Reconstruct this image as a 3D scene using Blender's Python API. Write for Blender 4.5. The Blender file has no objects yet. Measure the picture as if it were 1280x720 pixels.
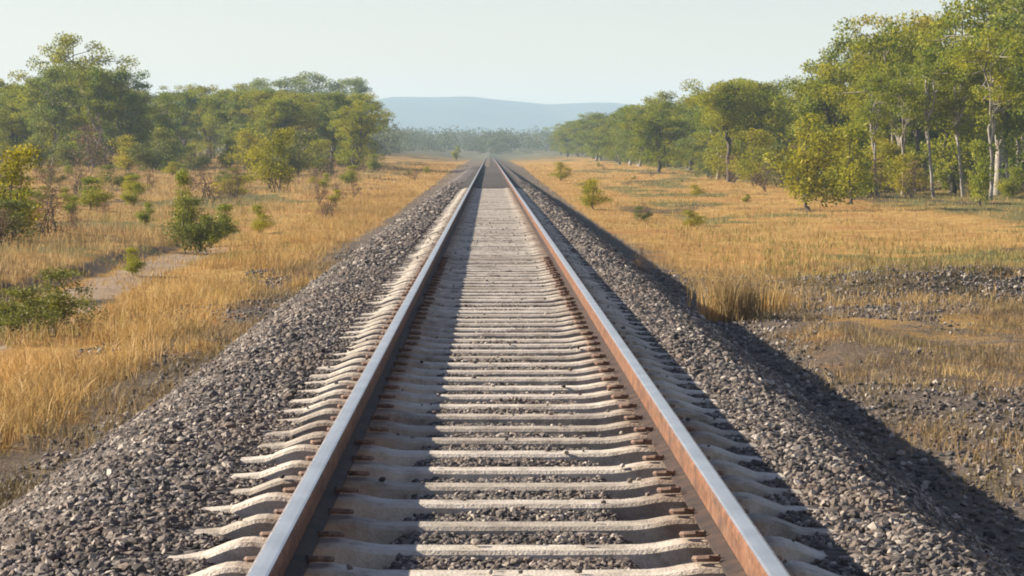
import bpy, math
import numpy as np
from mathutils import Vector

SC = bpy.context.scene
COL = SC.collection
R = math.radians

# ------------------------------------------------------------------ camera
F_PX = 3400.0
cam_d = bpy.data.cameras.new("camera")
cam = bpy.data.objects.new("camera", cam_d)
COL.objects.link(cam)
cam.location = (-0.083, 0.0, 1.217)
cam.rotation_euler = (R(90 - 2.867), 0, R(-0.477))
cam_d.sensor_width = 36
cam_d.lens = 36 * F_PX / 1280
cam_d.clip_start = 0.1
cam_d.clip_end = 12000
SC.camera = cam

# ------------------------------------------------------------------ light, sky, exposure
SUN_EL, SUN_AZ = 26.8, 284.0            # azimuth clockwise from +Y: sun stands left, slightly ahead
world = bpy.data.worlds.new("World")
SC.world = world
world.use_nodes = True
wn = world.node_tree
sky = wn.nodes.new('ShaderNodeTexSky')
sky.sky_type = 'NISHITA'
sky.sun_disc = False
sky.sun_elevation = R(SUN_EL)
sky.sun_rotation = R(SUN_AZ)
sky.air_density = 1.0
sky.dust_density = 0.2
sky.ozone_density = 0.3
tint = wn.nodes.new('ShaderNodeMix')
tint.data_type = 'RGBA'; tint.blend_type = 'MULTIPLY'; tint.inputs[0].default_value = 1.0
tint.inputs[7].default_value = (1.0, .885, .96, 1)          # milky dry-season sky
wn.links.new(sky.outputs[0], tint.inputs[6])
wn.links.new(tint.outputs[2], wn.nodes['Background'].inputs[0])
wn.nodes['Background'].inputs[1].default_value = 0.060

sun_d = bpy.data.lights.new("sun", 'SUN')
sun_d.energy = 5.0
sun_d.angle = R(0.5)
sun_d.color = (1.0, 0.89, 0.74)
sun = bpy.data.objects.new("sun", sun_d)
COL.objects.link(sun)
sv = Vector((math.sin(R(SUN_AZ)) * math.cos(R(SUN_EL)), math.cos(R(SUN_AZ)) * math.cos(R(SUN_EL)), math.sin(R(SUN_EL))))
sun.rotation_euler = (-sv).to_track_quat('-Z', 'Y').to_euler()
sun.location = (-40, -20, 60)

SC.view_settings.view_transform = 'Standard'
SC.view_settings.look = 'None'
SC.view_settings.gamma = 1.0
SC.view_settings.use_curve_mapping = False
SC.view_settings.exposure = 1.2
SC.cycles.use_denoising = True
SC.cycles.max_bounces = 6
SC.cycles.diffuse_bounces = 3
SC.cycles.volume_bounces = 1
SC.cycles.filter_width = 1.9

rng = np.random.default_rng(7)

# ------------------------------------------------------------------ numpy helpers
def _hash(ix, iy, seed):
    h = (ix.astype(np.int64) * 374761393 + iy.astype(np.int64) * 668265263 + seed * 974711) & 0x7fffffff
    h = ((h ^ (h >> 13)) * 1274126177) & 0x7fffffff
    h = h ^ (h >> 16)
    return (h & 0xffff) / 65535.0

def vnoise(x, y, seed=0):
    x = np.asarray(x, float); y = np.asarray(y, float)
    ix = np.floor(x); iy = np.floor(y)
    fx = x - ix; fy = y - iy
    fx = fx * fx * (3 - 2 * fx); fy = fy * fy * (3 - 2 * fy)
    a = _hash(ix, iy, seed); b = _hash(ix + 1, iy, seed)
    c = _hash(ix, iy + 1, seed); d = _hash(ix + 1, iy + 1, seed)
    return (a * (1 - fx) + b * fx) * (1 - fy) + (c * (1 - fx) + d * fx) * fy

def fbm(x, y, seed=0, oct=4):
    s = 0; amp = 0.5
    for k in range(oct):
        s = s + amp * vnoise(np.asarray(x) * 2 ** k, np.asarray(y) * 2 ** k, seed + k * 17)
        amp *= 0.5
    return s / (1 - 0.5 ** oct)

def sstep(a, b, x):
    t = np.clip((np.asarray(x, float) - a) / (b - a), 0, 1)
    return t * t * (3 - 2 * t)

# ------------------------------------------------------------------ track alignment and land form
def track_z(d): return np.asarray(d, float) * 0.0
def track_x(d): return np.asarray(d, float) * 0.0
def rise(d): return np.interp(d, [0, 100, 200, 300, 450, 800, 2000, 3200, 6000], [0, 0, .35, .8, 1.2, 2.2, 9, 12, 12])

def bed_z(u, d):
    """top of the ballast relative to nothing (world z)"""
    au = np.abs(u)
    core = ([0, .40, .52, .98, 1.08, 1.3], [-.219, -.224, -.325, -.325, -.234, -.222])
    left = np.interp(au, core[0] + [1.66, 1.84, 2.05, 3.05, 3.4], core[1] + [-.228, -.265, -.38, -1.02, -1.26])
    right = np.interp(au, core[0] + [1.54, 1.68, 1.86, 2.78, 3.4], core[1] + [-.228, -.285, -.395, -1.05, -1.45])
    base = np.where(np.asarray(u) > 0, right, left)
    n = (fbm(np.asarray(u) * 3, np.asarray(d) * 3, 5, 3) - .5) * .05 + (fbm(np.asarray(u) * .9, np.asarray(d) * .5, 9, 2) - .5) * .10 * sstep(1.4, 2.2, au)
    return base + n + track_z(d)

def land_z(x, d):
    x = np.asarray(x, float); d = np.asarray(d, float)
    u = x - track_x(d)
    au = np.abs(u)
    right = np.interp(u, [0, 2.45, 3.2, 5, 9, 16, 40, 200], [-.75, -1.08, -1.12, -1.15, -1.17, -1.15, -1.0, -.6])
    left = np.interp(-u, [0, 2.6, 3.2, 4.2, 5.4, 6.2, 7.9, 8.5, 12, 30, 200], [-.70, -1.04, -1.10, -1.12, -1.17, -1.24, -1.25, -1.02, -.92, -.5, -.2])
    flat = np.interp(-u, [0, 2.6, 3.2, 4.2, 30, 200], [-.70, -1.04, -1.10, -1.12, -.5, -.2])
    cut = sstep(14, 22, d) * (1 - sstep(70, 95, d))
    z = np.where(u > 0, right, left * cut + flat * (1 - cut))
    rs = rise(d); near = np.minimum(rs, .70)
    w = np.maximum(sstep(4, 16, au), sstep(720, 800, d))
    z = z + near * (1 - w) + rs * w
    rough = sstep(2.9, 4.2, au)
    z = z + rough * ((fbm(x * .35, d * .22, 21, 3) - .5) * .30 + (fbm(x * 1.6, d * 1.1, 33, 3) - .5) * .12)
    # low gravel heaps on the right
    heap = np.exp(-((x - 8.2) / 2.6) ** 2 - ((d - 47) / 3.4) ** 2) * .32 + np.exp(-((x - 4.3) / .8) ** 2 - ((d - 33) / 4) ** 2) * .16
    z = z + heap * (0.6 + .8 * fbm(x * 2.2, d * 2.2, 71, 3))
    return z

def px(xpx, d):          # reads a position off the photograph in metres
    return -0.083 + (xpx - 611.7) / F_PX * d

def spot(xpx, ypx):
    """ground point (x, d) whose foot is seen at that place of the photograph"""
    dd = np.geomspace(9, 900, 4000)
    yy = 189.7 + F_PX * (1.217 - land_z(px(xpx, dd), dd)) / dd
    i = int(np.argmax(yy < ypx)) if (yy < ypx).any() else len(dd) - 1
    return float(px(xpx, dd[i])), float(dd[i])

# ------------------------------------------------------------------ mesh helpers
def mesh_np(name, verts, faces_list, mats, parent=None, attr=None, smooth=False, mat_idx=None):
    """faces_list: list of (n,k) int arrays"""
    me = bpy.data.meshes.new(name)
    verts = np.asarray(verts, np.float32)
    me.vertices.add(len(verts)); me.vertices.foreach_set('co', verts.ravel())
    loops = np.concatenate([f.ravel() for f in faces_list]).astype(np.int32)
    sizes = np.concatenate([np.full(len(f), f.shape[1], np.int32) for f in faces_list])
    starts = np.concatenate([[0], np.cumsum(sizes)[:-1]]).astype(np.int32)
    me.loops.add(len(loops)); me.loops.foreach_set('vertex_index', loops)
    me.polygons.add(len(sizes)); me.polygons.foreach_set('loop_start', starts)
    for m in (mats if isinstance(mats, (list, tuple)) else [mats]):
        me.materials.append(m)
    if mat_idx is not None:
        me.polygons.foreach_set('material_index', np.asarray(mat_idx, np.int32))
    me.polygons.foreach_set('use_smooth', np.full(len(sizes), smooth, bool))
    if attr:
        for k, v in attr.items():
            a = me.attributes.new(k, 'FLOAT', 'POINT'); a.data.foreach_set('value', np.asarray(v, np.float32))
    me.update(calc_edges=True); me.validate()
    o = bpy.data.objects.new(name, me)
    COL.objects.link(o)
    if parent: o.parent = parent
    return o

def tag(o, label=None, cat=None, group=None, kind=None):
    if label: o['label'] = label
    if cat: o['category'] = cat
    if group: o['group'] = group
    if kind: o['kind'] = kind
    return o

def empty(name, loc, label, cat, group=None):
    o = bpy.data.objects.new(name, None)
    COL.objects.link(o); o.location = loc
    o.empty_display_size = .2
    return tag(o, label, cat, group)

def copy_thing(src, loc, rz, sc, label, group):
    c = src.copy(); COL.objects.link(c)
    c.location = loc; c.rotation_euler = (0, 0, rz); c.scale = sc
    c['label'] = label
    if group: c['group'] = group
    elif 'group' in c: del c['group']
    for ch in src.children:
        p = ch.copy(); COL.objects.link(p); p.parent = c
    return c

# ------------------------------------------------------------------ materials
def new_mat(name):
    m = bpy.data.materials.new(name); m.use_nodes = True
    nt = m.node_tree
    return m, nt, nt.nodes['Principled BSDF']

def N(nt, t, **kw):
    n = nt.nodes.new(t)
    for k, v in kw.items(): setattr(n, k, v)
    return n

def ramp(nt, fac, stops, interp='LINEAR'):
    r = N(nt, 'ShaderNodeValToRGB')
    r.color_ramp.interpolation = interp
    e = r.color_ramp.elements
    while len(e) > 1: e.remove(e[-1])
    e[0].position = stops[0][0]; e[0].color = (*stops[0][1], 1)
    for p, c in stops[1:]:
        k = e.new(p); k.color = (*c, 1)
    nt.links.new(fac, r.inputs[0])
    return r.outputs[0]

def noise(nt, scale, detail=4, vec=None, rough=.55, dist=0):
    n = N(nt, 'ShaderNodeTexNoise')
    n.inputs['Scale'].default_value = scale; n.inputs['Detail'].default_value = detail
    n.inputs['Roughness'].default_value = rough; n.inputs['Distortion'].default_value = dist
    if vec is not None: nt.links.new(vec, n.inputs['Vector'])
    return n.outputs['Fac']

def mixc(nt, fac, a, b, blend='MIX'):
    m = N(nt, 'ShaderNodeMix', data_type='RGBA', blend_type=blend)
    for s, i in ((fac, 0), (a, 6), (b, 7)):
        if isinstance(s, bpy.types.NodeSocket): nt.links.new(s, m.inputs[i])
        elif i == 0: m.inputs[0].default_value = s
        else: m.inputs[i].default_value = (*s, 1)
    return m.outputs[2]

def math_n(nt, op, a, b=0.0):
    m = N(nt, 'ShaderNodeMath', operation=op)
    for s, i in ((a, 0), (b, 1)):
        if isinstance(s, bpy.types.NodeSocket): nt.links.new(s, m.inputs[i])
        else: m.inputs[i].default_value = s
    return m.outputs[0]

def bump(nt, bsdf, h, strength, dist):
    b = N(nt, 'ShaderNodeBump'); b.inputs['Strength'].default_value = strength; b.inputs['Distance'].default_value = dist
    nt.links.new(h, b.inputs['Height']); nt.links.new(b.outputs[0], bsdf.inputs['Normal'])

def pos(nt): return N(nt, 'ShaderNodeNewGeometry').outputs['Position']
def island(nt): return N(nt, 'ShaderNodeNewGeometry').outputs['Random Per Island']
def attr(nt, name):
    a = N(nt, 'ShaderNodeAttribute'); a.attribute_name = name
    return a.outputs['Fac']

# ground: zone attributes decide gravel, bare soil, straw and green cover
def make_ground_mat():
    m, nt, b = new_mat('ground_soil_and_dry_grass')
    p = pos(nt)
    n1 = noise(nt, .35, 6, p); n2 = noise(nt, 2.2, 6, p, .65); n3 = noise(nt, 18, 4, p, .6)
    straw = ramp(nt, n2, [(.25, (.28, .155, .045)), (.5, (.46, .28, .085)), (.75, (.60, .41, .15))])
    rust = ramp(nt, n3, [(.3, (.30, .125, .035)), (.7, (.42, .20, .065))])
    straw = mixc(nt, ramp(nt, n1, [(.45, (0, 0, 0)), (.65, (.7, .7, .7))]), straw, rust)
    soil = ramp(nt, n3, [(.25, (.075, .055, .038)), (.5, (.165, .122, .082)), (.75, (.30, .225, .155))])
    soil = mixc(nt, ramp(nt, n1, [(.58, (0, 0, 0)), (.68, (.8, .8, .8))]), soil, ramp(nt, n2, [(.3, (.30, .14, .045)), (.7, (.46, .25, .09))]))
    gravel = ramp(nt, n3, [(.3, (.075, .058, .045)), (.55, (.19, .152, .118)), (.75, (.34, .28, .22))])
    green = ramp(nt, n2, [(.3, (.085, .09, .025)), (.7, (.22, .20, .07))])
    path = ramp(nt, n2, [(.3, (.30, .215, .14)), (.7, (.44, .335, .235))])
    far = ramp(nt, n2, [(.3, (.085, .09, .055)), (.7, (.17, .155, .085))])
    jit = math_n(nt, 'MULTIPLY', math_n(nt, 'SUBTRACT', n2, .5), 1.1)
    def z(name):
        s = math_n(nt, 'ADD', attr(nt, name), jit)
        return ramp(nt, s, [(.38, (0, 0, 0)), (.62, (1, 1, 1))])
    c = mixc(nt, z('z_soil'), straw, soil)
    c = mixc(nt, z('z_green'), c, green)
    c = mixc(nt, z('z_path'), c, path)
    c = mixc(nt, z('z_gravel'), c, gravel)
    c = mixc(nt, z('z_burn'), c, ramp(nt, n3, [(.3, (.035, .03, .02)), (.6, (.10, .082, .05)), (.8, (.2, .16, .10))]))
    c = mixc(nt, attr(nt, 'z_far'), c, far)
    nt.links.new(c, b.inputs['Base Color'])
    b.inputs['Roughness'].default_value = .95
    b.inputs['Specular IOR Level'].default_value = .15
    bump(nt, b, math_n(nt, 'ADD', n3, math_n(nt, 'MULTIPLY', noise(nt, 70, 3, p, .7), .35)), 1.0, .09)
    return m

def make_stone_mat(name='ballast_stone', lo=.05):
    m, nt, b = new_mat(name)
    i = island(nt); p = pos(nt)
    c = ramp(nt, i, [(0, (.055, .047, .044)), (.3, (.115, .10, .09)), (.55, (.20, .175, .15)), (.75, (.19, .145, .115)), (.9, (.36, .315, .265)), (1, (.52, .46, .39))])
    n = noise(nt, 40, 3, p)
    c = mixc(nt, .45, c, ramp(nt, n, [(.3, (.28, .25, .24)), (.7, (1, 1, 1))]), 'MULTIPLY')
    dust = noise(nt, .5, 4, p)
    c = mixc(nt, ramp(nt, dust, [(.5, (0, 0, 0)), (.75, (.35, .35, .35))]), c, (.24, .17, .12))
    nt.links.new(c, b.inputs['Base Color'])
    b.inputs['Roughness'].default_value = .85
    b.inputs['Specular IOR Level'].default_value = .3
    return m

def make_bed_mat():
    m, nt, b = new_mat('ballast_bed_fines')
    p = pos(nt)
    v = N(nt, 'ShaderNodeTexVoronoi'); v.inputs['Scale'].default_value = 17; nt.links.new(p, v.inputs['Vector'])
    sep = N(nt, 'ShaderNodeSeparateColor'); nt.links.new(v.outputs['Color'], sep.inputs[0])
    c = ramp(nt, sep.outputs[0], [(0, (.03, .028, .028)), (.4, (.09, .078, .072)), (.75, (.16, .135, .12)), (1, (.32, .28, .25))])
    n = noise(nt, .6, 5, p)
    c = mixc(nt, ramp(nt, n, [(.5, (0, 0, 0)), (.8, (.5, .5, .5))]), c, (.20, .14, .10))
    nt.links.new(c, b.inputs['Base Color']); b.inputs['Roughness'].default_value = .95
    b.inputs['Specular IOR Level'].default_value = .2
    inv = math_n(nt, 'SUBTRACT', 1.0, v.outputs['Distance'])
    bump(nt, b, inv, 1.0, .04)
    return m

def make_concrete():
    m, nt, b = new_mat('weathered_concrete')
    oi = N(nt, 'ShaderNodeObjectInfo'); p = pos(nt)
    n = noise(nt, 9, 6, p, .65); g = noise(nt, 90, 3, p)
    c = ramp(nt, n, [(.28, (.27, .235, .195)), (.45, (.55, .50, .43)), (.7, (.69, .635, .56))])
    c = mixc(nt, .15, c, ramp(nt, g, [(.35, (.35, .33, .3)), (.6, (1, 1, 1))]), 'MULTIPLY')
    t = ramp(nt, oi.outputs['Random'], [(0, (.66, .63, .59)), (.35, (.90, .87, .83)), (1, (1, .98, .94))])
    c = mixc(nt, 1.0, c, t, 'MULTIPLY')
    st = noise(nt, 2.6, 6, p, .7)
    c = mixc(nt, ramp(nt, st, [(.52, (0, 0, 0)), (.66, (.75, .75, .75))]), c, (.20, .165, .135))
    # rust wash round the rail seats
    tc = N(nt, 'ShaderNodeTexCoord'); sx = N(nt, 'ShaderNodeSeparateXYZ'); nt.links.new(tc.outputs['Object'], sx.inputs[0])
    ax = math_n(nt, 'ABSOLUTE', sx.outputs[0])
    ds = math_n(nt, 'ABSOLUTE', math_n(nt, 'SUBTRACT', ax, .755))
    f = math_n(nt, 'MULTIPLY', ramp(nt, math_n(nt, 'ADD', ds, math_n(nt, 'MULTIPLY', n, .12)), [(.10, (.6, .6, .6)), (.30, (0, 0, 0))]), 1.0)
    c = mixc(nt, f, c, (.22, .115, .06))
    nt.links.new(c, b.inputs['Base Color']); b.inputs['Roughness'].default_value = .9
    b.inputs['Specular IOR Level'].default_value = .25
    bump(nt, b, math_n(nt, 'ADD', g, math_n(nt, 'MULTIPLY', n, 1.5)), .7, .010)
    return m

def make_timber():  # dark grey-brown tone for the far sleepers, varied per object
    m, nt, b = new_mat('grey_weathered_timber')
    oi = N(nt, 'ShaderNodeObjectInfo'); p = pos(nt)
    c = ramp(nt, oi.outputs['Random'], [(0, (.07, .06, .055)), (1, (.14, .12, .105))])
    n = noise(nt, 14, 5, p, .6)
    c = mixc(nt, .5, c, ramp(nt, n, [(.3, (.4, .38, .36)), (.7, (1, 1, 1))]), 'MULTIPLY')
    nt.links.new(c, b.inputs['Base Color']); b.inputs['Roughness'].default_value = .9
    return m

def make_rust():
    m, nt, b = new_mat('rusty_rail_steel')
    p = pos(nt)
    n = noise(nt, 14, 6, p, .7); n2 = noise(nt, 1.2, 3, p)
    c = ramp(nt, n, [(.3, (.06, .027, .016)), (.5, (.175, .078, .040)), (.72, (.31, .16, .09))])
    c = mixc(nt, ramp(nt, n2, [(.4, (0, 0, 0)), (.7, (.5, .5, .5))]), c, (.15, .095, .065))
    gr = noise(nt, 5, 5, p, .7)
    c = mixc(nt, ramp(nt, gr, [(.5, (0, 0, 0)), (.66, (.8, .8, .8))]), c, (.055, .035, .026))
    nt.links.new(c, b.inputs['Base Color']); b.inputs['Roughness'].default_value = .8
    b.inputs['Specular IOR Level'].default_value = .25
    bump(nt, b, n, .4, .004)
    return m

def make_polish():
    m, nt, b = new_mat('polished_running_steel')
    p = pos(nt)
    n = noise(nt, 60, 3, p); n2 = noise(nt, 3, 4, p)
    c = ramp(nt, n2, [(.35, (.56, .57, .54)), (.65, (.70, .70, .66))])
    nt.links.new(c, b.inputs['Base Color'])
    b.inputs['Metallic'].default_value = .85
    r = ramp(nt, n, [(.3, (.30, .30, .30)), (.7, (.48, .48, .48))])
    nt.links.new(r, b.inputs['Roughness'])
    bump(nt, b, n, .06, .002)
    return m

def make_foot():  # foot coloured darker brown than the rust of the web, with noise mottling
    m, nt, b = new_mat('oily_dark_rail_foot')
    n = noise(nt, 8, 5, pos(nt), .65)
    nt.links.new(ramp(nt, n, [(.35, (.022, .014, .010)), (.6, (.06, .033, .02)), (.75, (.16, .08, .045))]), b.inputs['Base Color'])
    b.inputs['Roughness'].default_value = .8
    return m

def make_dull():
    m, nt, b = new_mat('dull_edge_steel')
    n = noise(nt, 30, 5, pos(nt), .65)
    nt.links.new(ramp(nt, n, [(.35, (.20, .15, .12)), (.6, (.42, .40, .38))]), b.inputs['Base Color'])
    b.inputs['Metallic'].default_value = .5; b.inputs['Roughness'].default_value = .55
    return m

def make_leaf(name, lo, mid, hi, trans=.35, jitter=True, drift=None):
    m, nt, b = new_mat(name)
    i = island(nt)
    c = ramp(nt, i, [(0, lo), (.5, mid), (1, hi)])
    p = pos(nt)
    n = noise(nt, .7, 3, p)
    c = mixc(nt, ramp(nt, n, [(.4, (0, 0, 0)), (.65, (.65, .65, .65))]), c, (hi[0] * 1.15, hi[1] * 1.0, hi[2] * .8))
    if drift:
        dn = noise(nt, .45, 5, p, .6)
        c = mixc(nt, ramp(nt, dn, [(.44, (0, 0, 0)), (.64, (.8, .8, .8))]), c, drift)
        dp = noise(nt, .8, 4, p, .65, 1.5)
        c = mixc(nt, ramp(nt, dp, [(.48, (0, 0, 0)), (.64, (.7, .7, .7))]), c, (.54, .39, .15))
    if jitter:
        oi = N(nt, 'ShaderNodeObjectInfo')
        c = mixc(nt, .8, c, ramp(nt, oi.outputs['Random'], [(0, (.75, .85, .9)), (.5, (1, 1, .9)), (1, (1.14, 1.1, .75))]), 'MULTIPLY')
    nt.links.new(c, b.inputs['Base Color'])
    b.inputs['Roughness'].default_value = .6
    b.inputs['Specular IOR Level'].default_value = .25
    t = N(nt, 'ShaderNodeBsdfTranslucent'); nt.links.new(c, t.inputs[0])
    ms = N(nt, 'ShaderNodeMixShader'); ms.inputs[0].default_value = trans
    nt.links.new(b.outputs[0], ms.inputs[1]); nt.links.new(t.outputs[0], ms.inputs[2])
    out = nt.nodes['Material Output']; nt.links.new(ms.outputs[0], out.inputs[0])
    return m

def make_bark(name, a, bcol):
    m, nt, b = new_mat(name)
    p = pos(nt)
    n = noise(nt, 3, 5, p, .6)
    nt.links.new(ramp(nt, n, [(.35, a), (.6, bcol)]), b.inputs['Base Color'])
    b.inputs['Roughness'].default_value = .9
    return m

M_GROUND = make_ground_mat(); M_STONE = make_stone_mat(); M_BED = make_bed_mat(); M_CONC = make_concrete()
M_TIMBER = make_timber(); M_RUST = make_rust(); M_POLISH = make_polish(); M_DULL = make_dull(); M_FOOT = make_foot()
M_LEAF_OLIVE = make_leaf('olive_leaves', (.05, .085, .008), (.185, .235, .018), (.38, .385, .03), .45)
M_LEAF_YELLOW = make_leaf('yellow_green_leaves', (.12, .13, .008), (.27, .27, .014), (.42, .38, .025), .45)
M_LEAF_BLUE = make_leaf('grey_green_leaves', (.045, .085, .02), (.14, .20, .036), (.27, .31, .06), .45)
M_LEAF_SHRUB = make_leaf('bright_shrub_leaves', (.06, .085, .015), (.13, .16, .03), (.22, .23, .05))
M_LEAF_DRY = make_leaf('dry_red_brown_leaves', (.10, .055, .035), (.18, .10, .06), (.26, .165, .09), .2)
M_BARK_PALE = make_bark('pale_gum_bark', (.17, .145, .12), (.38, .335, .285))
M_BARK_DARK = make_bark('dark_rough_bark', (.05, .042, .036), (.13, .105, .085))
M_GRASS_GOLD = make_leaf('golden_dry_grass', (.29, .16, .045), (.45, .285, .095), (.62, .45, .195), .3, False, (.24, .15, .05))
M_GRASS_PALE = make_leaf('pale_straw_grass', (.22, .145, .065), (.36, .25, .115), (.54, .41, .20), .3, False, (.17, .125, .055))
M_GRASS_GREEN = make_leaf('greenish_grass', (.12, .12, .03), (.24, .21, .06), (.38, .32, .10), .3, False)

M_GRASS_BROWN = make_leaf('brown_withered_grass', (.10, .07, .04), (.22, .155, .085), (.40, .29, .15), .25, False, (.12, .10, .05))

# ------------------------------------------------------------------ ground sheet
ds = [-60.0]
while ds[-1] < 4600:
    d = ds[-1]
    ds.append(d + max(.16, abs(d) * .009) if d > 5 else d + 1.5)
ds = np.array(ds)
us = [0.0]
while us[-1] < 1700: us.append(us[-1] + max(.18, (us[-1]) * .022))
us = np.array(us); us = np.concatenate([-us[:0:-1], us])
DD, UU = np.meshgrid(ds, us, indexing='ij')
XX = UU + track_x(DD)
ZZ = land_z(XX, DD)
nv = ZZ.size; nr, nc = ZZ.shape
idx = np.arange(nv).reshape(nr, nc)
quads = np.stack([idx[:-1, :-1], idx[:-1, 1:], idx[1:, 1:], idx[1:, :-1]], -1).reshape(-1, 4)
au = np.abs(UU)
nlow = fbm(XX * .18, DD * .10, 101, 4)
nmid = fbm(XX * .6, DD * .35, 131, 4)
def zones(UU, XX, DD, nlow, nmid):
    right = UU > 0
    au = np.abs(UU)
    g = np.where(right, 1 - sstep(3.1, 3.8, au), 1 - sstep(3.2, 4.0, au))
    gp = sstep(.42, .6, nmid) * np.where(right, (1 - sstep(5.5, 9, UU)) * (1 - sstep(42, 52, DD)), (1 - sstep(3.4, 4.6, -UU)) * .8 * (1 - sstep(60, 120, DD)))
    heap = np.exp(-((XX - 8.2) / 3.2) ** 2 - ((DD - 47) / 3.6) ** 2) * 1.3
    z_gravel = np.clip(np.maximum(np.maximum(g, gp), heap), 0, 1)
    z_soil = np.where(right, (1 - sstep(42, 52, DD)) * (.45 + .6 * (nlow - .3)) + (1 - sstep(3.2, 5, au)) * .6 * (1 - sstep(60, 110, DD)),
                      (1 - sstep(3.4, 4.8, au)) * .8 * (1 - sstep(50, 130, DD)) + .25 * sstep(9, 14, au) * (nmid - .2))
    bank = np.exp(-((UU + 8.15) / .28) ** 2) * sstep(16, 24, DD) * (1 - sstep(62, 80, DD))
    z_soil = np.clip(z_soil + bank, 0, 1)
    z_path = np.exp(-((UU + 7.0 + (nlow - .5) * 1.6) / .75) ** 4) * sstep(16, 24, DD) * (1 - sstep(60, 80, DD)) * (.6 + .6 * nmid)
    z_green = np.where(right, sstep(.55, .70, nlow) * sstep(44, 60, DD) * sstep(5, 8, au) * .8, sstep(.55, .7, nlow) * sstep(5, 9, au) * .7)
    z_green = np.maximum(z_green, .8 * sstep(14, 20, au) * sstep(60, 90, DD) * np.where(right, 1, 0))
    z_far = sstep(330, 650, DD) * .95
    z_burn = np.exp(-((XX - 9.5) / 4.2) ** 4 - ((DD - 45) / 6) ** 4) * 1.1 + np.where(right, .8, .9) * sstep(.58, .72, fbm(XX * .28, DD * .09, 411, 4)) * sstep(4, 6, au) * sstep(16, 40, DD) * (1 - sstep(250, 330, DD)) * .75
    return z_gravel, z_soil, z_path, z_green, z_far, z_burn
zg, zs, zp, zgr, zf, zb = zones(UU, XX, DD, nlow, nmid)
ground = mesh_np('ground', np.stack([XX, DD, ZZ], -1).reshape(-1, 3), [quads], M_GROUND,
                 attr={'z_gravel': zg.ravel(), 'z_soil': zs.ravel(), 'z_path': zp.ravel(), 'z_green': zgr.ravel(), 'z_far': zf.ravel(), 'z_burn': zb.ravel()}, smooth=True)
tag(ground, kind='structure')

# ballast bed
bd = [-20.0]
while bd[-1] < 735: bd.append(bd[-1] + max(.12, bd[-1] * .004))
bd = np.array(bd)
bu = np.unique(np.concatenate([np.linspace(-3.4, 3.4, 91)]))
BD, BU = np.meshgrid(bd, bu, indexing='ij')
BZ = bed_z(BU, BD)
idx = np.arange(BZ.size).reshape(BZ.shape)
quads = np.stack([idx[:-1, :-1], idx[:-1, 1:], idx[1:, 1:], idx[1:, :-1]], -1).reshape(-1, 4)
bed = mesh_np('ballast_bed', np.stack([BU + track_x(BD), BD, BZ], -1).reshape(-1, 3), [quads], M_BED, smooth=True)
tag(bed, kind='structure')

# ------------------------------------------------------------------ hills on the skyline
hx = np.linspace(-1500, 1500, 240); hy = np.linspace(0, 900, 26)
HX, HY = np.meshgrid(hx, hy, indexing='ij')
# crest heights read along the skyline (x in metres at 3.4 km)
crest = 1.07 * np.interp(HX, [-1500, -600, -300, -185, -130, -20, 30, 80, 140, 215, 350, 600, 1500], [22, 34, 50, 63, 72, 71, 66, 62, 64, 62, 50, 38, 25])
crest = crest + (fbm(HX * .012, HX * 0 + 3, 301, 3) - .5) * 7
prof = sstep(0, 420, HY)
HZ = 4 + (crest - 4) * prof * (.75 + .25 * sstep(200, 600, HY)) + (fbm(HX * .01, HY * .01, 311, 4) - .5) * 16 * prof * (1 - prof * .8)
idx = np.arange(HX.size).reshape(HX.shape)
quads = np.stack([idx[:-1, :-1], idx[1:, :-1], idx[1:, 1:], idx[:-1, 1:]], -1).reshape(-1, 4)
mh, nt, b = new_mat('hill_woodland')
nt.links.new(ramp(nt, noise(nt, .02, 6, pos(nt)), [(.3, (.03, .055, .045)), (.7, (.08, .10, .07))]), b.inputs['Base Color'])
b.inputs['Roughness'].default_value = 1
hills = mesh_np('hills', np.stack([HX, HY + 3150, HZ], -1).reshape(-1, 3), [quads], mh, smooth=True)
tag(hills, kind='structure')

# ------------------------------------------------------------------ haze
mz = bpy.data.materials.new('haze_air'); mz.use_nodes = True
nt = mz.node_tree
nt.nodes.remove(nt.nodes['Principled BSDF'])
pv = N(nt, 'ShaderNodeVolumePrincipled')
pv.inputs['Color'].default_value = (.60, .82, 1.0, 1)
pv.inputs['Density'].default_value = .00029
pv.inputs['Anisotropy'].default_value = .0
nt.links.new(pv.outputs[0], nt.nodes['Material Output'].inputs['Volume'])
x0, x1, y0, y1, z0, z1 = -1760, 1760, -70, 4720, -9, 96
hv = [(x0, y0, z0), (x1, y0, z0), (x1, y1, z0), (x0, y1, z0), (x0, y0, z1), (x1, y0, z1), (x1, y1, z1), (x0, y1, z1)]
hf = np.array([(0, 3, 2, 1), (4, 5, 6, 7), (0, 1, 5, 4), (1, 2, 6, 5), (2, 3, 7, 6), (3, 0, 4, 7)])
haze = mesh_np('haze', hv, [hf], mz)
tag(haze, kind='stuff')
haze['label'] = 'pale blue haze in the air over the far hills'; haze['category'] = 'haze'

# ------------------------------------------------------------------ sleepers
SP = .6
def loft(us, top, half_top, half_bot, zb, bev=.014):
    rows = []
    for u, z in zip(us, top):
        rows.append([(u, -half_bot, zb), (u, -half_top - .004, z - bev), (u, -half_top + bev, z), (u, half_top - bev, z), (u, half_top + .004, z - bev), (u, half_bot, zb)])
    v = np.array(rows).reshape(-1, 3)
    n = len(us); k = 6; q = []
    for i in range(n - 1):
        for j in range(k):
            j2 = (j + 1) % k
            q.append((i * k + j, (i + 1) * k + j, (i + 1) * k + j2, i * k + j2))
    caps = np.array([[k - 1 - j for j in range(k)], [(n - 1) * k + j for j in range(k)]])
    return v, np.array(q)[:, ::-1], caps[:, ::-1]

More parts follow.
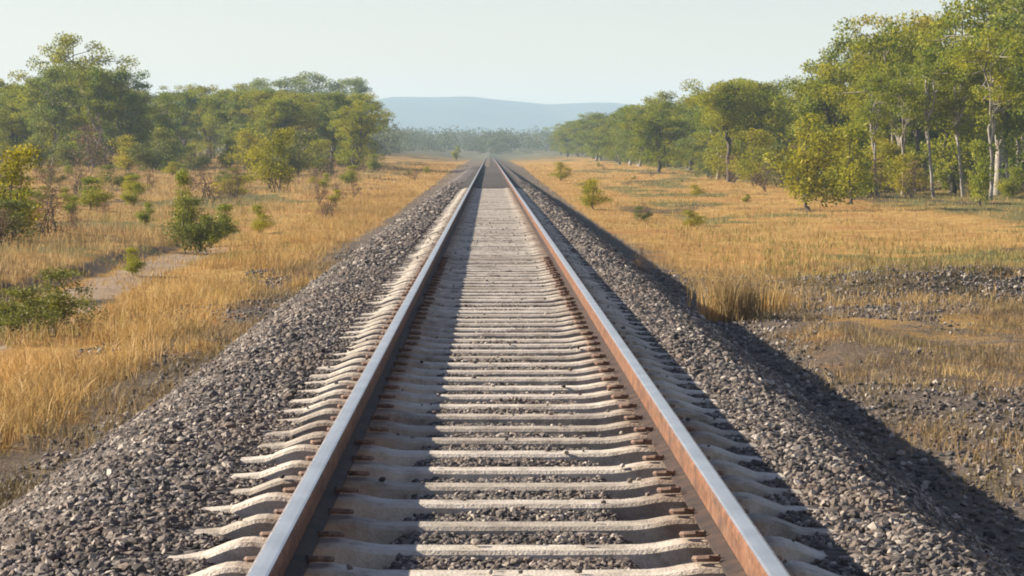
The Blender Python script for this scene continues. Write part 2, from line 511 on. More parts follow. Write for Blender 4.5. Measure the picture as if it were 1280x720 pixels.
su = [0, .25, .46, .52, .57, .62, .88, .93, .97, 1.02, 1.07, 1.11, 1.17, 1.23, 1.25]
sz = [-.192, -.192, -.190, -.184, -.174, -.166, -.166, -.160, -.163, -.178, -.198, -.213, -.218, -.222, -.232]
us_ = [-a for a in su[:0:-1]] + su
zs_ = sz[:0:-1] + sz
v, q, caps = loft(us_, zs_, .084, .118, -.40)
first_y = 7.3 - .6 * 3
def clip_mesh():
    # bent spring clip: a steel loop holding the rail foot, with its cast shoulder, built for the gauge side at +x
    pts = np.array([(-.035, -.035, .03), (0.0, -.045, .035), (.035, -.03, .03), (.045, 0, .026), (.03, .03, .022), (-.005, .04, .022), (-.04, .02, .028)])
    return pts
def tube(points, radii, sides=6, closed_end=True):
    P = np.asarray(points, float); n = len(P)
    T = np.gradient(P, axis=0); T /= np.linalg.norm(T, axis=1)[:, None] + 1e-9
    ref = np.where(np.abs(T[:, 2:3]) > .9, np.array([[1., 0, 0]]), np.array([[0, 0, 1.]]))
    A = np.cross(T, ref); A /= np.linalg.norm(A, axis=1)[:, None] + 1e-9
    B = np.cross(T, A)
    a = np.linspace(0, 2 * np.pi, sides, endpoint=False)
    ring = (np.cos(a)[None, :, None] * A[:, None, :] + np.sin(a)[None, :, None] * B[:, None, :]) * np.asarray(radii)[:, None, None] + P[:, None, :]
    v = ring.reshape(-1, 3)
    i = np.arange(n - 1)[:, None] * sides; j = np.arange(sides)[None, :]; j2 = (j + 1) % sides
    f = np.stack([i + j, i + j2, i + sides + j2, i + sides + j], -1).reshape(-1, 4)
    return v, f
class Acc:
    def __init__(s): s.v = []; s.f = {}; s.n = 0
    def add(s, v, f):
        v = np.asarray(v, float)
        s.v.append(v); s.f.setdefault(f.shape[1], []).append(f + s.n); s.n += len(v)
    def build(s, name, mat, parent=None, **kw):
        return mesh_np(name, np.concatenate(s.v), [np.concatenate(x) for x in s.f.values()], mat, parent, **kw)

sl0 = mesh_np('concrete_sleeper', v, [q, caps], M_CONC)
tag(sl0, 'pale weathered concrete sleeper lying across the ballast under both rails', 'sleeper', 'concrete sleepers of the near track')
sl0.location = (track_x(first_y), first_y, track_z(first_y))
mc, nt, b = new_mat('rusty_clip_steel')
nt.links.new(ramp(nt, noise(nt, 30, 3, pos(nt)), [(.3, (.07, .042, .03)), (.7, (.24, .145, .10))]), b.inputs['Base Color']); b.inputs['Roughness'].default_value = .8
clips = []
for s in (-1, 1):
    for side in (-1, 1):
        acc = Acc()
        cx = s * .7525 + side * .098
        c = clip_mesh().copy(); c[:, 0] *= side
        tv, tf = tube(c + np.array([cx, 0, -.170]), np.full(7, .011), 6)
        acc.add(tv, tf)
        clips.append(acc.build('rail_clip', mc, sl0))
n_conc = 166
sleeper_y = [first_y]
for i in range(1, n_conc):
    y = first_y + i * SP + rng.normal(0, .008)
    sleeper_y.append(y)
    c = sl0.copy(); COL.objects.link(c)
    slope = (track_z(y + 1) - track_z(y - 1)) / 2
    c.location = (track_x(y) + rng.normal(0, .012), y, track_z(y) + rng.normal(0, .003) - .002)
    c.rotation_euler = (slope, 0, rng.normal(0, .006))
    if i < 50:
        for ch in clips:
            p = ch.copy(); COL.objects.link(p); p.parent = c
# far stretch of track: sleepers in a darker tone
ty0 = sleeper_y[-1] + SP
v, q, caps = loft([-1.25, -1.22, -.4, .4, 1.22, 1.25], [-.185, -.178, -.176, -.176, -.178, -.185], .115, .12, -.38, .008)
tim0 = mesh_np('timber_sleeper', v, [q, caps], M_TIMBER)
tag(tim0, 'dark sleeper in the distant part of the track beyond the pale sleepers', 'sleeper', 'dark sleepers of the distant track')
for i in range(130):
    y = ty0 + i * SP
    c = tim0 if i == 0 else tim0.copy()
    if i: COL.objects.link(c)
    c.location = (track_x(y), y, track_z(y)); c.rotation_euler = ((track_z(y + 1) - track_z(y - 1)) / 2, 0, 0)
acc = Acc()
y = ty0 + 130 * SP
while y < 500:
    acc.add(v + np.array([track_x(y), y, track_z(y)]), q); y += SP
o = acc.build('far_sleepers', M_TIMBER)
tag(o, 'line of dark sleepers merging together at the far end of the track', 'sleepers', kind='stuff')

# ------------------------------------------------------------------ rails
ry = np.concatenate([np.arange(-18, 60, 1.0), np.arange(60, 735, 5.0)])
def sweep(profile, side, name, mats, parent, mat_of=None, smooth=False):
    pr = np.array(profile, float); k = len(pr)
    cx = side * .7535
    V = np.zeros((len(ry), k, 3))
    for j, (px_, pz_) in enumerate(pr):
        V[:, j, 0] = track_x(ry) + cx + px_; V[:, j, 1] = ry; V[:, j, 2] = track_z(ry) + pz_
    i = np.arange(len(ry) - 1)[:, None] * k; j = np.arange(k)[None, :]; j2 = (j + 1) % k
    f = np.stack([i + j, i + k + j, i + k + j2, i + j2], -1).reshape(-1, 4)
    mi = None
    if mat_of is not None: mi = np.tile(np.array(mat_of), len(ry) - 1)
    return mesh_np(name, V.reshape(-1, 3), [f], mats, parent, mat_idx=mi, smooth=smooth)
for side, lab in ((-1, 'left steel rail with shaded inner web throwing a dark shadow band on the sleepers'),
                  (1, 'steel rail right of the track bed, its sunlit inner web orange with rust')):
    r = empty('rail', (0, 0, 0), lab, 'rail', 'running rails')
    head = [(-.036, -.012), (-.032, -.004), (-.024, -.001), (0, 0), (.024, -.001), (.032, -.004), (.036, -.012), (.036, -.036), (.012, -.046), (-.012, -.046), (-.036, -.036)]
    sweep(head, side, 'rail_head', [M_POLISH, M_RUST, M_DULL], r, [1, 2, 0, 0, 0, 1, 1, 1, 1, 1, 1] if side < 0 else [1, 0, 0, 0, 2, 1, 1, 1, 1, 1, 1])
    sweep([(-.0095, -.044), (.0095, -.044), (.0085, -.09), (.011, -.142), (-.011, -.142), (-.0085, -.09)], side, 'rail_web', M_RUST, r)
    sweep([(-.014, -.138), (.014, -.138), (.064, -.154), (.064, -.164), (-.064, -.164), (-.064, -.154)], side, 'rail_foot', M_FOOT, r)

# ------------------------------------------------------------------ loose ballast stones
PH = (1 + 5 ** .5) / 2
ico = np.array([(-1, PH, 0), (1, PH, 0), (-1, -PH, 0), (1, -PH, 0), (0, -1, PH), (0, 1, PH), (0, -1, -PH), (0, 1, -PH), (PH, 0, -1), (PH, 0, 1), (-PH, 0, -1), (-PH, 0, 1)]) / math.sqrt(1 + PH * PH)
icof = np.array([(0, 11, 5), (0, 5, 1), (0, 1, 7), (0, 7, 10), (0, 10, 11), (1, 5, 9), (5, 11, 4), (11, 10, 2), (10, 7, 6), (7, 1, 8), (3, 9, 4), (3, 4, 2), (3, 2, 6), (3, 6, 8), (3, 8, 9), (4, 9, 5), (2, 4, 11), (6, 2, 10), (8, 6, 7), (9, 8, 1)])
variants = []
for k in range(16):
    s = ico * rng.uniform(.62, 1.25, (12, 1)) * rng.uniform(.65, 1.15, (1, 3))
    variants.append(s)
variants = np.array(variants)

def rand_rot(n):
    qn = rng.normal(size=(n, 4)); qn /= np.linalg.norm(qn, axis=1)[:, None]
    w, x, y, z = qn.T
    return np.stack([np.stack([1 - 2 * (y * y + z * z), 2 * (x * y - z * w), 2 * (x * z + y * w)], -1),
                     np.stack([2 * (x * y + z * w), 1 - 2 * (x * x + z * z), 2 * (y * z - x * w)], -1),
                     np.stack([2 * (x * z - y * w), 2 * (y * z + x * w), 1 - 2 * (x * x + y * y)], -1)], -2)

def stones(name, P, size, mat, label):
    n = len(P)
    base = variants[rng.integers(0, 16, n)]
    Rm = rand_rot(n)
    V = np.einsum('nij,nkj->nki', Rm, base) * size[:, None, None]
    V[:, :, 2] *= .85
    V += P[:, None, :]
    F = (icof[None] + (np.arange(n) * 12)[:, None, None]).reshape(-1, 3)
    o = mesh_np(name, V.reshape(-1, 3), [F], mat)
    tag(o, label, 'stones', kind='stuff')
    return o

sy = np.array(sleeper_y)
def bed_points(d0, d1, n, umax=3.15):
    u = rng.uniform(-umax, umax, n); d = rng.uniform(d0, d1, n)
    ph = ((d - first_y + SP / 2) % SP) - SP / 2
    ok = ~((np.abs(ph) < .128) & (np.abs(u) < 1.25) & (d < ty0 - .2))
    ok &= ~((np.abs(np.abs(u) - .7535) < .17) & (rng.uniform(size=n) < .8))
    u, d = u[ok], d[ok]
    return u, d
PP, SS = [], []
for d0, d1, n, s0, s1 in ((5.5, 16, 96000, .010, .026), (16, 34, 80000, .015, .031), (34, 62, 36000, .025, .044), (62, 130, 26000, .04, .065)):
    u, d = bed_points(d0, d1, n)
    s = rng.uniform(s0, s1, len(u)) * rng.choice([.65, .9, 1, 1, 1.3], len(u))
    # the crib between the sleepers is filled low, so cap what lies there
    inside = np.abs(u) < 1.25
    s = np.where(inside, np.minimum(s, .018), s)
    z = bed_z(u, d) + s * .15
    PP.append(np.stack([u + track_x(d), d, z], -1)); SS.append(s)
u, d = bed_points(5.5, 40, 52000, 1.25)
PP.append(np.stack([u, d, bed_z(u, d) + .002], -1)); SS.append(rng.uniform(.009, .017, len(u)))
n = 500
k = rng.integers(0, 90, n); u = rng.uniform(-1.2, 1.2, n); u = u[(np.abs(np.abs(u) - .7535) > .14)]; k = k[:len(u)]
zt = np.interp(np.abs(u), su, sz); s = rng.uniform(.008, .019, len(u))
PP.append(np.stack([u, sy[k] + rng.uniform(-.08, .08, len(u)), zt + s * .5], -1)); SS.append(s)
stones('ballast_stones', np.concatenate(PP), np.concatenate(SS), M_STONE, 'grey crushed stone ballast heaped under and beside the track')
# scattered gravel on the soil beside the bed
PP, SS = [], []
n = 26000
x = np.concatenate([rng.uniform(2.8, 9.5, n), rng.uniform(-4.8, -2.8, 9000), rng.normal(8.2, 2.2, 7000)])
d = np.concatenate([rng.uniform(13, 54, n), rng.uniform(10, 65, 9000), rng.normal(47, 2.4, 7000)])
m = fbm(x * .6, d * .35, 131, 4)
keep = (m > rng.uniform(.42, .66, len(x))) | (np.arange(len(x)) >= n + 9000)
keep |= (np.abs(x) < 3.5) & (rng.uniform(size=len(x)) < .7)
x, d = x[keep], d[keep]
s = rng.uniform(.014, .042, len(x))
stones('scattered_gravel', np.stack([x, d, land_z(x, d) + s * .25], -1), s, M_STONE, 'loose grey gravel scattered over bare soil beside the ballast')

# ------------------------------------------------------------------ grass (uncountable)
def blades(name, P, H, W, mat, label, lean=.35, kind='stuff', cat='grass', parent=None):
    n = len(P)
    a = rng.uniform(0, 2 * np.pi, n)
    ld = np.stack([np.cos(a), np.sin(a)], -1) * (np.abs(rng.normal(0, lean, n)))[:, None] * H[:, None]
    b = rng.uniform(0, 2 * np.pi, n)
    side = np.stack([np.cos(b), np.sin(b), np.zeros(n)], -1) * (W / 2)[:, None]
    up = np.array([0, 0, 1.])
    mid = P + np.concatenate([ld * .35, (H * .55)[:, None]], -1)
    tip = P + np.concatenate([ld, (H * rng.uniform(.85, 1.0, n))[:, None]], -1)
    V = np.stack([P - side, P + side, mid + side * .8, mid - side * .8, tip], 1)
    o = np.arange(n)[:, None] * 5
    q = o + np.array([[0, 1, 2, 3]]); t = o + np.array([[3, 2, 4]])
    ob = mesh_np(name, V.reshape(-1, 3), [q, t], mat, parent)
    if label: tag(ob, label, cat, kind=kind)
    return ob

def tufts(x, d, per, hr, w, spread):
    n = len(x)
    X = np.repeat(x, per) + rng.normal(0, 1, n * per) * np.repeat(spread, per)
    D = np.repeat(d, per) + rng.normal(0, 1, n * per) * np.repeat(spread, per)
    hh = np.repeat(rng.uniform(hr[0], hr[1], n), per) * rng.uniform(.45, 1.05, n * per)
    P = np.stack([X, D, land_z(X, D) - .01], -1)
    return P, hh, np.full(n * per, w) * rng.uniform(.6, 1.3, n * per)

# tall golden verge on the left
n = 4300
d = 12 + 128 * rng.uniform(0, 1, n) ** 1.5
x = track_x(d) - (3.5 + np.abs(rng.normal(0, 1, n)) * 1.15 + .4)
nz = fbm(x * .6, d * .35, 131, 4)
k = (nz < rng.uniform(.34, .66, n)) & ~((x < -6.6) & (x > -7.9))
x, d = x[k], d[k]
P, H, W = tufts(x, d, 24, (.14, .40), .010, np.full(len(x), .13))
blades('golden_verge_grass', P, H, W, M_GRASS_GOLD, 'tall golden dry grass along the left foot of the ballast', .62)
# paler field on the left, beyond the bare strip
n = 9500
d = 22 + 300 * rng.uniform(0, 1, n) ** 1.35
lim = .195 * d + 3
x = -8.4 - rng.uniform(0, 1, n) ** 1.2 * np.maximum(lim - 8.4, 1)
k = fbm(x * .18, d * .10, 101, 4) < rng.uniform(.35, .85, n)
x, d = x[k], d[k]
sc_ = np.clip(d / 80, 1, 2.6)
P, H, W = tufts(x, d, 14, (.18, .48), .012, .16 * sc_)
W *= np.repeat(sc_, 14)
blades('pale_field_grass', P, H, W, M_GRASS_PALE, 'pale straw coloured grass of the open field on the left')
# low grass in the strip between verge and field further away (left) and the right-hand field
n = 9000
d = 40 + 300 * rng.uniform(0, 1, n) ** 1.4
x = np.where(rng.uniform(size=n) < .3, -(3.6 + rng.uniform(0, 5, n)), 3.4 + rng.uniform(0, 1, n) * np.maximum(.19 * d - 2, 4)) + track_x(d)
k = (d > 48) | (rng.uniform(size=n) < .4)
x, d = x[k], d[k]
sc_ = np.clip(d / 80, 1, 2.6)
P, H, W = tufts(x, d, 12, (.07, .24), .012, .20 * sc_)
W *= np.repeat(sc_, 12)
blades('short_golden_grass', P, H, W, M_GRASS_GOLD, 'short golden grass of the cleared ground on the right')
n = 1500
d = 46 + 160 * rng.uniform(0, 1, n) ** 1.3
x = 5 + rng.uniform(0, 1, n) * np.maximum(.19 * d - 4, 3)
k = fbm(x * .18, d * .10, 101, 4) > rng.uniform(.42, .62, n)
x, d = x[k], d[k]
P, H, W = tufts(x, d, 14, (.08, .28), .016, np.full(len(x), .25))
blades('green_ground_cover', P, H, W, M_GRASS_GREEN, 'patches of greenish grass on the cleared ground at right')
n = 1100
d = 16 + 100 * rng.uniform(0, 1, n) ** 1.4
x = -(4.2 + rng.uniform(0, 1, n) ** 1.2 * np.minimum(.16 * d, 9))
k = fbm(x * .5, d * .25, 515, 3) > rng.uniform(.48, .68, n)
x, d = x[k], d[k]
P, H, W = tufts(x, d, 18, (.12, .38), .016, np.full(len(x), .16))
blades('green_verge_herbs', P, H, W, M_GRASS_GREEN, 'olive green herbs growing through the golden verge grass', .5)
# thin sprigs in the soil near the ballast on both sides
n = 9000
d = 10 + 46 * rng.uniform(0, 1, n) ** .8
x = np.where(rng.uniform(size=n) < .75, rng.uniform(3.3, 10.5, n), -rng.uniform(2.7, 4.2, n))
k = fbm(x * .5, d * .4, 177, 3) > rng.uniform(.32, .64, n)
x, d = x[k], d[k]
P, H, W = tufts(x, d, 16, (.04, .22), .008, np.full(len(x), .11))
blades('sparse_soil_grass', P, H, W, M_GRASS_BROWN, 'sparse dry sprigs on the gravelly soil beside the ballast', .7)

# ------------------------------------------------------------------ trees and shrubs
def leaf_cloud(centers, radii, counts, size, aspect=.5):
    C = np.repeat(np.asarray(centers), counts, 0); Rr = np.repeat(np.asarray(radii), counts, 0)
    n = len(C)
    d = rng.normal(size=(n, 3)); d /= np.linalg.norm(d, axis=1)[:, None]
    r = rng.uniform(0, 1, n) ** .45
    P = C + d * r[:, None] * Rr
    t = rng.normal(size=(n, 3)) + np.array([0, 0, -.3]); t /= np.linalg.norm(t, axis=1)[:, None]
    s = np.cross(t, rng.normal(size=(n, 3))); s /= np.linalg.norm(s, axis=1)[:, None]
    L = size * rng.uniform(.6, 1.25, n)[:, None]; Wd = L * aspect
    V = np.stack([P - t * L * .5, P + s * Wd * .5, P + t * L * .5, P - s * Wd * .5], 1).reshape(-1, 3)
    F = (np.arange(n)[:, None] * 4 + np.array([[0, 1, 2, 3]]))
    return V, F

def limb(p0, p1, r0, r1, wob, n=6):
    t = np.linspace(0, 1, n)[:, None]
    P = p0 * (1 - t) + p1 * t
    P[1:-1] += rng.normal(0, wob, (n - 2, 3))
    return P, r0 + (r1 - r0) * t[:, 0]

def make_tree(H, spread, fork, leaf_mat, bark_mat, n_limb=5, leaf=.2, leaves=5200, low=False, clump=.10, stems=1, thin=1.0):
    """returns (trunk Acc, crown (V,F)); base at the origin"""
    tr = Acc(); centers = []; radii = []
    for st in range(stems):
        off = np.array([rng.normal(0, .12 * H * .25), rng.normal(0, .12 * H * .25), 0]) if stems > 1 else np.zeros(3)
        top = np.array([rng.normal(0, .05 * H), rng.normal(0, .05 * H), fork * H]) + off * 2
        P, rr = limb(off + np.array([0, 0, -.15]), top, .022 * H * thin / math.sqrt(stems), .014 * H * thin / math.sqrt(stems), .006 * H, 8)
        rr[0] *= 1.3
        tr.add(*tube(P, rr, 7))
        nl = max(2, n_limb // stems)
        for k in range(nl):
            a = 2 * np.pi * (k + rng.uniform(-.3, .3)) / nl
            start = P[rng.integers(4, 8)]
            hgt = H * rng.uniform(fork + .18, .97)
            rad = spread * H * rng.uniform(.35, 1.0) * (1.15 - .55 * (hgt / H))
            if k == 0: rad *= .25; hgt = .97 * H
            end = np.array([math.cos(a) * rad, math.sin(a) * rad, hgt]) + off
            L, lr = limb(start, end, .010 * H, .003 * H, .018 * H, 7)
            tr.add(*tube(L, lr, 5))
            nsub = rng.integers(6, 10)
            for j in range(nsub):
                bp = L[rng.integers(2, 7)]
                e2 = bp + np.array([rng.normal(0, .11), rng.normal(0, .11), rng.uniform(-.03, .12)]) * H
                e2[2] = min(e2[2], H * .97)
                S, sr = limb(bp, e2, .004 * H, .0015 * H, .008 * H, 4)
                tr.add(*tube(S, sr, 4))
                c = clump * H * rng.uniform(.55, 1.15)
                centers.append(e2); radii.append((c, c, c * rng.uniform(.5, .8)))
            c = clump * H * rng.uniform(.7, 1.1)
            centers.append(end); radii.append((c, c, c * .65))
    if low:
        for k in range(18):
            a = rng.uniform(0, 6.28); r_ = spread * H * rng.uniform(.2, .9)
            c = clump * H * rng.uniform(.6, 1.1)
            centers.append(np.array([math.cos(a) * r_, math.sin(a) * r_, H * rng.uniform(.12, .45)])); radii.append((c, c, c * .8))
    vol = np.array([r[0] * r[1] for r in radii]); counts = np.maximum(12, (leaves * vol / vol.sum())).astype(int)
    return tr, leaf_cloud(centers, radii, counts, leaf)

HID = bpy.data.collections  # (no hidden prototypes: the first of each kind is placed itself)
class Kind:
    """a kind of plant: a few variants, the first use of each is the thing itself, later ones are copies"""
    def __init__(s, name, cat, makers, parts):
        s.name, s.cat, s.makers, s.parts = name, cat, makers, parts
        s.first = [None] * len(makers); s.h = [None] * len(makers)
    def place(s, x, d, H, label, group=None, var=None, wide=1.0, sink=0.0):
        global rng
        i = rng.integers(len(s.makers)) if var is None else var
        z = float(land_z(x, d)) - sink
        rz = rng.uniform(0, 6.28)
        if s.first[i] is None:
            h0, fn = s.makers[i]
            keep = rng; rng = np.random.default_rng(100 + 17 * i + len(s.name))      # each variant keeps its own shape
            tr, (V, F), lm, bm = fn()
            rng = keep
            t = empty(s.name, (x, d, z), label, s.cat, group)
            tr.build(s.parts[0], bm, t, smooth=True)
            mesh_np(s.parts[1], V, [F], lm, t)
            s.first[i] = t; s.h[i] = max(h0, 1e-3)
            k = H / s.h[i]
            t.scale = (k * wide, k * wide, k); t.rotation_euler = (0, 0, rz)
            return t
        k = H / s.h[i]
        return copy_thing(s.first[i], (x, d, z), rz, (k * wide, k * wide, k), label, group)

def mk(H, spread, fork, lm, bm, **kw):
    return (H, lambda: (*make_tree(H, spread, fork, lm, bm, **kw), lm, bm))
EUC = Kind('eucalyptus_tree', 'tree', [
    mk(8, .30, .38, M_LEAF_OLIVE, M_BARK_PALE, n_limb=7, leaf=.165, leaves=14000),
    mk(8, .26, .45, M_LEAF_OLIVE, M_BARK_DARK, n_limb=7, leaf=.165, leaves=13300),
    mk(8, .34, .35, M_LEAF_YELLOW, M_BARK_PALE, n_limb=8, leaf=.165, leaves=13300),
    mk(8, .30, .40, M_LEAF_BLUE, M_BARK_DARK, n_limb=7, leaf=.165, leaves=13300),
    mk(8, .32, .30, M_LEAF_OLIVE, M_BARK_DARK, n_limb=8, leaf=.165, leaves=16800, low=True),
    mk(8, .30, .34, M_LEAF_BLUE, M_BARK_PALE, n_limb=7, leaf=.165, leaves=15399, low=True),
    mk(8, .20, .58, M_LEAF_OLIVE, M_BARK_PALE, n_limb=5, leaf=.15, leaves=6500, clump=.085, thin=.55),
], ('trunk', 'crown'))
SAP = Kind('sapling', 'young tree', [
    mk(3, .30, .14, M_LEAF_YELLOW, M_BARK_DARK, n_limb=6, leaves=3600, leaf=.13, clump=.15, low=True),
    mk(3, .26, .25, M_LEAF_OLIVE, M_BARK_DARK, n_limb=5, leaves=2400, leaf=.15, clump=.14, low=True),
], ('trunk', 'crown'))
SHR = Kind('shrub', 'shrub', [
    mk(1.5, .50, .15, M_LEAF_SHRUB, M_BARK_DARK, n_limb=7, leaves=4350, leaf=.068, clump=.17, low=True, stems=3),
    mk(1.5, .60, .12, M_LEAF_YELLOW, M_BARK_DARK, n_limb=8, leaves=4500, leaf=.068, clump=.18, low=True, stems=3),
    mk(1.5, .45, .15, M_LEAF_OLIVE, M_BARK_DARK, n_limb=7, leaves=4200, leaf=.068, clump=.17, low=True, stems=3),
    mk(1.5, .55, .15, M_LEAF_DRY, M_BARK_DARK, n_limb=7, leaves=700, leaf=.06, clump=.17, low=True, stems=4),
], ('stems', 'foliage'))

def put(kind, xp, yp, top, label, group=None, var=None, wide=1.0, sink=0.0):
    """stand a plant where the photograph shows its foot; its height comes from the row of its top"""
    x, d = spot(xp, yp)
    return kind.place(x, d, (yp - top) / F_PX * d, label, group, var, wide, sink)

# --- left side, singled-out plants
put(EUC, 92, 207, 46, 'tallest tree of the left stand, lumpy crown with an outlying sprig', var=4, wide=1.0)
put(EUC, 118, 208, 82, 'tree with a leaning crown pressed against the right of the tallest left tree', var=0, wide=1.0)
put(EUC, 68, 209, 84, 'leafy tree pressed against the left of the tallest left tree', var=5, wide=1.0)
put(EUC, 45, 207, 108, 'rounded olive tree at the left foot of the tallest left tree', var=4, wide=1.25)
put(EUC, 4, 205, 100, 'olive tree at the left edge of the picture', var=4, wide=1.1)
put(EUC, 138, 206, 112, 'dark green tree just right of the tallest left tree', var=4, wide=1.1)
put(EUC, 440, 193, 100, 'dark tree at the right end of the left stand, beside the open horizon', var=3, wide=1.1)
put(EUC, 400, 193, 92, 'tall open crowned tree second from the right end of the left stand', var=5, wide=1.1)
put(EUC, 350, 194, 98, 'broad grey green tree in the right half of the left stand', var=5, wide=1.25)
put(EUC, 250, 196, 108, 'yellowish tree in the middle of the left stand', var=2, wide=1.3)
put(EUC, 205, 196, 118, 'low green tree filling the middle of the left stand', var=4, wide=1.4)
put(EUC, 295, 195, 106, 'bushy green tree beside the yellowish tree of the left stand', var=4, wide=1.3)
put(EUC, 172, 197, 122, 'low grey green tree at the left start of the long left stand', var=5, wide=1.4)
put(EUC, 320, 193, 100, 'grey green tree just left of the broad one in the left stand', var=5, wide=1.2)
put(SHR, 345, 240, 166, 'round yellow green bush, largest in the field before the left stand', var=1, wide=.95)
put(SHR, 238, 318, 250, 'bright green bush standing at the end of the bare strip on the left', var=0, wide=1.25)
put(SHR, 229, 306, 220, 'dark thin stemmed bush rising behind the bright green bush', var=2, wide=.55)
put(SHR, 282, 300, 258, 'low grey green bush right of the bright green bush', var=2, wide=1.2)
put(SHR, 326, 292, 258, 'small yellow green bush in the golden verge grass', var=1)
put(SHR, 165, 345, 312, 'small green plant on the pale bare strip', var=2, wide=1.2)
put(SHR, 72, 412, 340, 'leafy green bush growing in the golden verge grass', var=0, wide=1.7)
put(SHR, 25, 425, 362, 'low spreading green bush at the left edge in the golden grass', var=0, wide=1.9)
put(SHR, 12, 300, 190, 'tall yellow green bush cut by the left edge of the picture', var=1, wide=1.0)
put(SHR, 398, 256, 224, 'brownish bush right of the large round yellow bush', var=3)
put(SHR, 440, 232, 208, 'low olive bush in the left field nearest the track', var=2, wide=1.5)
put(SHR, 468, 214, 194, 'broad olive bush in the middle of the left field', var=2, wide=1.6)
put(SHR, 571, 200, 183, 'small dark bush close to the left side of the distant track', var=2)
# --- right side, singled-out plants
put(EUC, 1248, 244, -22, 'tallest tree of the right stand, its crown leaving the top of the picture', var=0, wide=1.05)
put(EUC, 1296, 246, -12, 'pale trunked tree cut by the right edge of the picture', var=5, wide=1.05)
put(EUC, 1190, 241, 20, 'olive tree left of the tallest right tree', var=4, wide=1.0)
put(EUC, 1108, 240, 30, 'olive tree with a pale crooked trunk in the right stand', var=0, wide=1.0)
put(EUC, 1042, 236, 48, 'bushy headed tree at the stepped left end of the tall right trees', var=4, wide=1.0)
put(EUC, 1150, 232, 22, 'yellow tinged tree behind the olive trees of the right stand', var=2, wide=1.05)
put(SAP, 1015, 264, 146, 'yellow young tree on a thin dark stem in front of the right stand', var=0, wide=1.15)
put(SAP, 1064, 256, 158, 'dense green young tree beside the yellow one before the right stand', var=1, wide=1.15)
put(SAP, 1225, 258, 178, 'small green young tree standing before the pale trunks at right', var=1, wide=.8)
put(SHR, 742, 262, 226, 'yellow green bush at the foot of the right ballast', var=1, wide=1.3)
put(SHR, 700, 226, 204, 'yellow green bush far along the right ballast', var=1, wide=1.4)
put(SHR, 822, 214, 184, 'dark bush in front of the low right tree line', var=2)
t = SHR.place(2.2, 41, .42, 'small reddish brown plant on the right ballast shoulder', var=3, wide=.9)
t.location.z = float(bed_z(2.2, 41)) - .02
for xp, yp, tp, lab in ((1098, 246, 92, 'slim pale trunked tree leftmost of the thin trunks in front of the right stand'), (1128, 243, 80, 'slim pale tree beside the reddish dry bushes'),
                        (1168, 247, 60, 'slim pale tree midway along the thin trunks of the right stand'), (1205, 246, 70, 'slim pale tree left of the small green young tree'),
                        (1238, 250, 40, 'slim pale tree right of the small green young tree'), (1262, 248, 52, 'slim pale tree nearest the right edge of the picture')):
    put(EUC, xp, yp, tp, lab, 'slim pale trees before the right stand', var=6)
# prominent tussocks
def tussock(xp, yp, h, n, label, mat, spread=.16):
    x, d = spot(xp, yp)
    P = np.stack([x + rng.normal(0, spread, n), d + rng.normal(0, spread, n), np.zeros(n)], -1)
    P[:, 2] = np.where(np.abs(P[:, 0]) < 3.1, np.maximum(land_z(P[:, 0], P[:, 1]), bed_z(P[:, 0], P[:, 1])), land_z(P[:, 0], P[:, 1])) - .02
    o = blades('grass_tussock', P, h * rng.uniform(.5, 1.1, n), np.full(n, .011), mat, None, .3)
    o['label'] = label; o['category'] = 'grass tussock'; o['group'] = 'grass tussocks beside the ballast'
    return o
tussock(916, 402, .85, 620, 'tall pale grass tussock at the right foot of the ballast', M_GRASS_PALE, .22)
tussock(962, 392, .55, 300, 'shorter golden tussock just right of the tall pale one', M_GRASS_GOLD, .2)
tussock(250, 440, .22, 240, 'low golden tussock on the gravel left of the track', M_GRASS_GOLD, .17)
tussock(375, 362, .32, 240, 'orange grass clump against the left ballast slope', M_GRASS_GOLD, .18)

# --- rows that make the stands; every tree stands inside the strip of land the photo shows
def stand(n, y0, y1, label, group, hmin, hmax, xr, kinds, kind=EUC, power=1.3, wide=(.9, 1.25)):
    """n plants at distances y0..y1; xr(d) gives the strip (from, to) in metres"""
    for i in range(n):
        t = (i + rng.uniform(0, .9)) / n
        d = y0 + (y1 - y0) * t ** power
        a, b = xr(d)
        x = a + rng.uniform(0, 1) ** 1.2 * (b - a)
        kind.place(x, d, rng.uniform(hmin, hmax), label, group, var=int(rng.choice(kinds)), wide=rng.uniform(*wide))
GR, GL = 'trees of the stand right of the track', 'trees of the stand left of the track'
edge = lambda d: .2 * d + 2
stand(24, 150, 200, 'dense olive tree packed behind the front trees of the right stand', GR, 6.6, 8.6, lambda d: (.136 * d, edge(d)), [0, 1, 4, 4, 5, 2])
stand(92, 185, 640, 'tree in the receding right tree line getting smaller with distance', GR, 6.0, 7.7, lambda d: (15.5 + .005 * d, min(edge(d), 55)), [0, 1, 3, 4, 4, 4, 5, 5], power=1.5, wide=(1, 1.35))
stand(54, 235, 400, 'olive tree in the long low part of the left stand', GL, 5.8, 7.4, lambda d: (-.048 * d, -edge(d)), [1, 3, 4, 4, 5, 5, 2], wide=(1.05, 1.45))
stand(12, 225, 300, 'tree behind the tallest tree of the left stand', GL, 6.5, 8, lambda d: (-.128 * d, -edge(d)), [1, 3, 4, 5, 4], wide=(1, 1.3))
stand(34, 230, 660, 'bushy tree along the front of the right tree line, leafy to the ground', GR, 5.4, 7.2, lambda d: (14.5, 17 + .02 * d), [4, 5, 4, 5], power=1.4, wide=(1.1, 1.5))
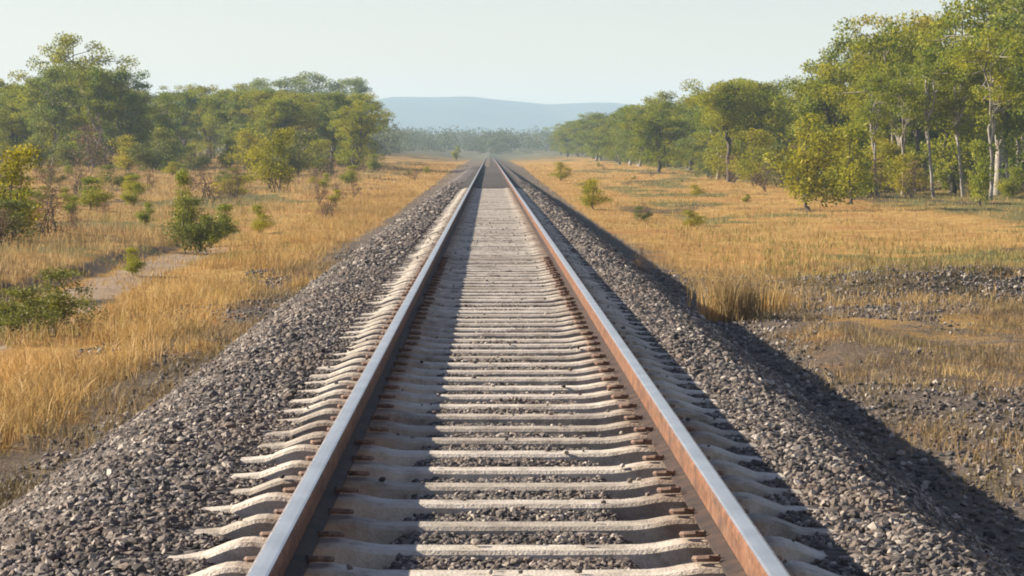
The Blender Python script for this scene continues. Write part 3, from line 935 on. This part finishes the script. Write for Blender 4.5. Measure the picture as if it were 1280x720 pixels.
# underwood
stand(54, 135, 480, 'green understorey bush along the foot of the right stand', 'bushes along the right stand', 1.6, 3.2, lambda d: (13.6 + .01 * d, 19 + .02 * d), [0, 1, 2, 1, 3], SHR, wide=(1, 1.6))
stand(44, 126, 165, 'dry or olive bush in the undergrowth below the pale trunks of the right stand', 'undergrowth below the right stand', 1.0, 2.4, lambda d: (.126 * d, edge(d)), [3, 3, 2, 3, 0, 1], SHR, power=1, wide=(.9, 1.4))
stand(48, 190, 330, 'scrubby bush along the foot of the left stand', 'bushes along the left stand', 1.5, 3.4, lambda d: (-.05 * d, -edge(d)), [1, 2, 3, 0], SHR, wide=(1, 1.6))
stand(95, 62, 300, 'low straw and olive bush scattered in the left field', 'bushes scattered in the left field', .4, 1.3, lambda d: (-11, -edge(d)), [0, 1, 2, 3, 3, 3], SHR, wide=(1.1, 2.2))
stand(14, 70, 240, 'low reddish or olive bush between the left ballast and the field', 'bushes between the left ballast and the field', .3, .9, lambda d: (-4.6, -11), [1, 2, 3, 3], SHR, wide=(1.1, 2))
stand(12, 80, 300, 'low green bush scattered on the cleared ground at right', 'bushes scattered on the cleared ground', .2, .6, lambda d: (4.2, 13), [0, 1, 2, 3], SHR, wide=(1.1, 2))

# far woodland that reads as one mass
C, Rr = [], []
for i in range(1900):
    d = 480 + 2300 * rng.uniform() ** 1.3
    x = rng.uniform(-.10 * d, .10 * d) if d > 760 else rng.choice([-1, 1]) * rng.uniform(14 + .012 * d, .09 * d)
    h = rng.uniform(4, 8.5)
    z = float(land_z(x, d))
    for k in range(3):
        r_ = h * rng.uniform(.2, .36)
        C.append((x + rng.normal(0, h * .2), d + rng.normal(0, h * .2), z + h * (.12 + .32 * k) - .5)); Rr.append((r_ * 1.6, r_ * 1.6, r_ * .9))
V, F = leaf_cloud(C, Rr, np.full(len(C), 80), .52, .8)
M_FAR = make_leaf('far_woodland_leaves', (.06, .075, .035), (.10, .12, .05), (.16, .17, .07), .4, False)
o = mesh_np('far_woodland', V, [F], M_FAR)
tag(o, 'hazy grey green woodland between the end of the track and the hills', 'woodland', kind='stuff')
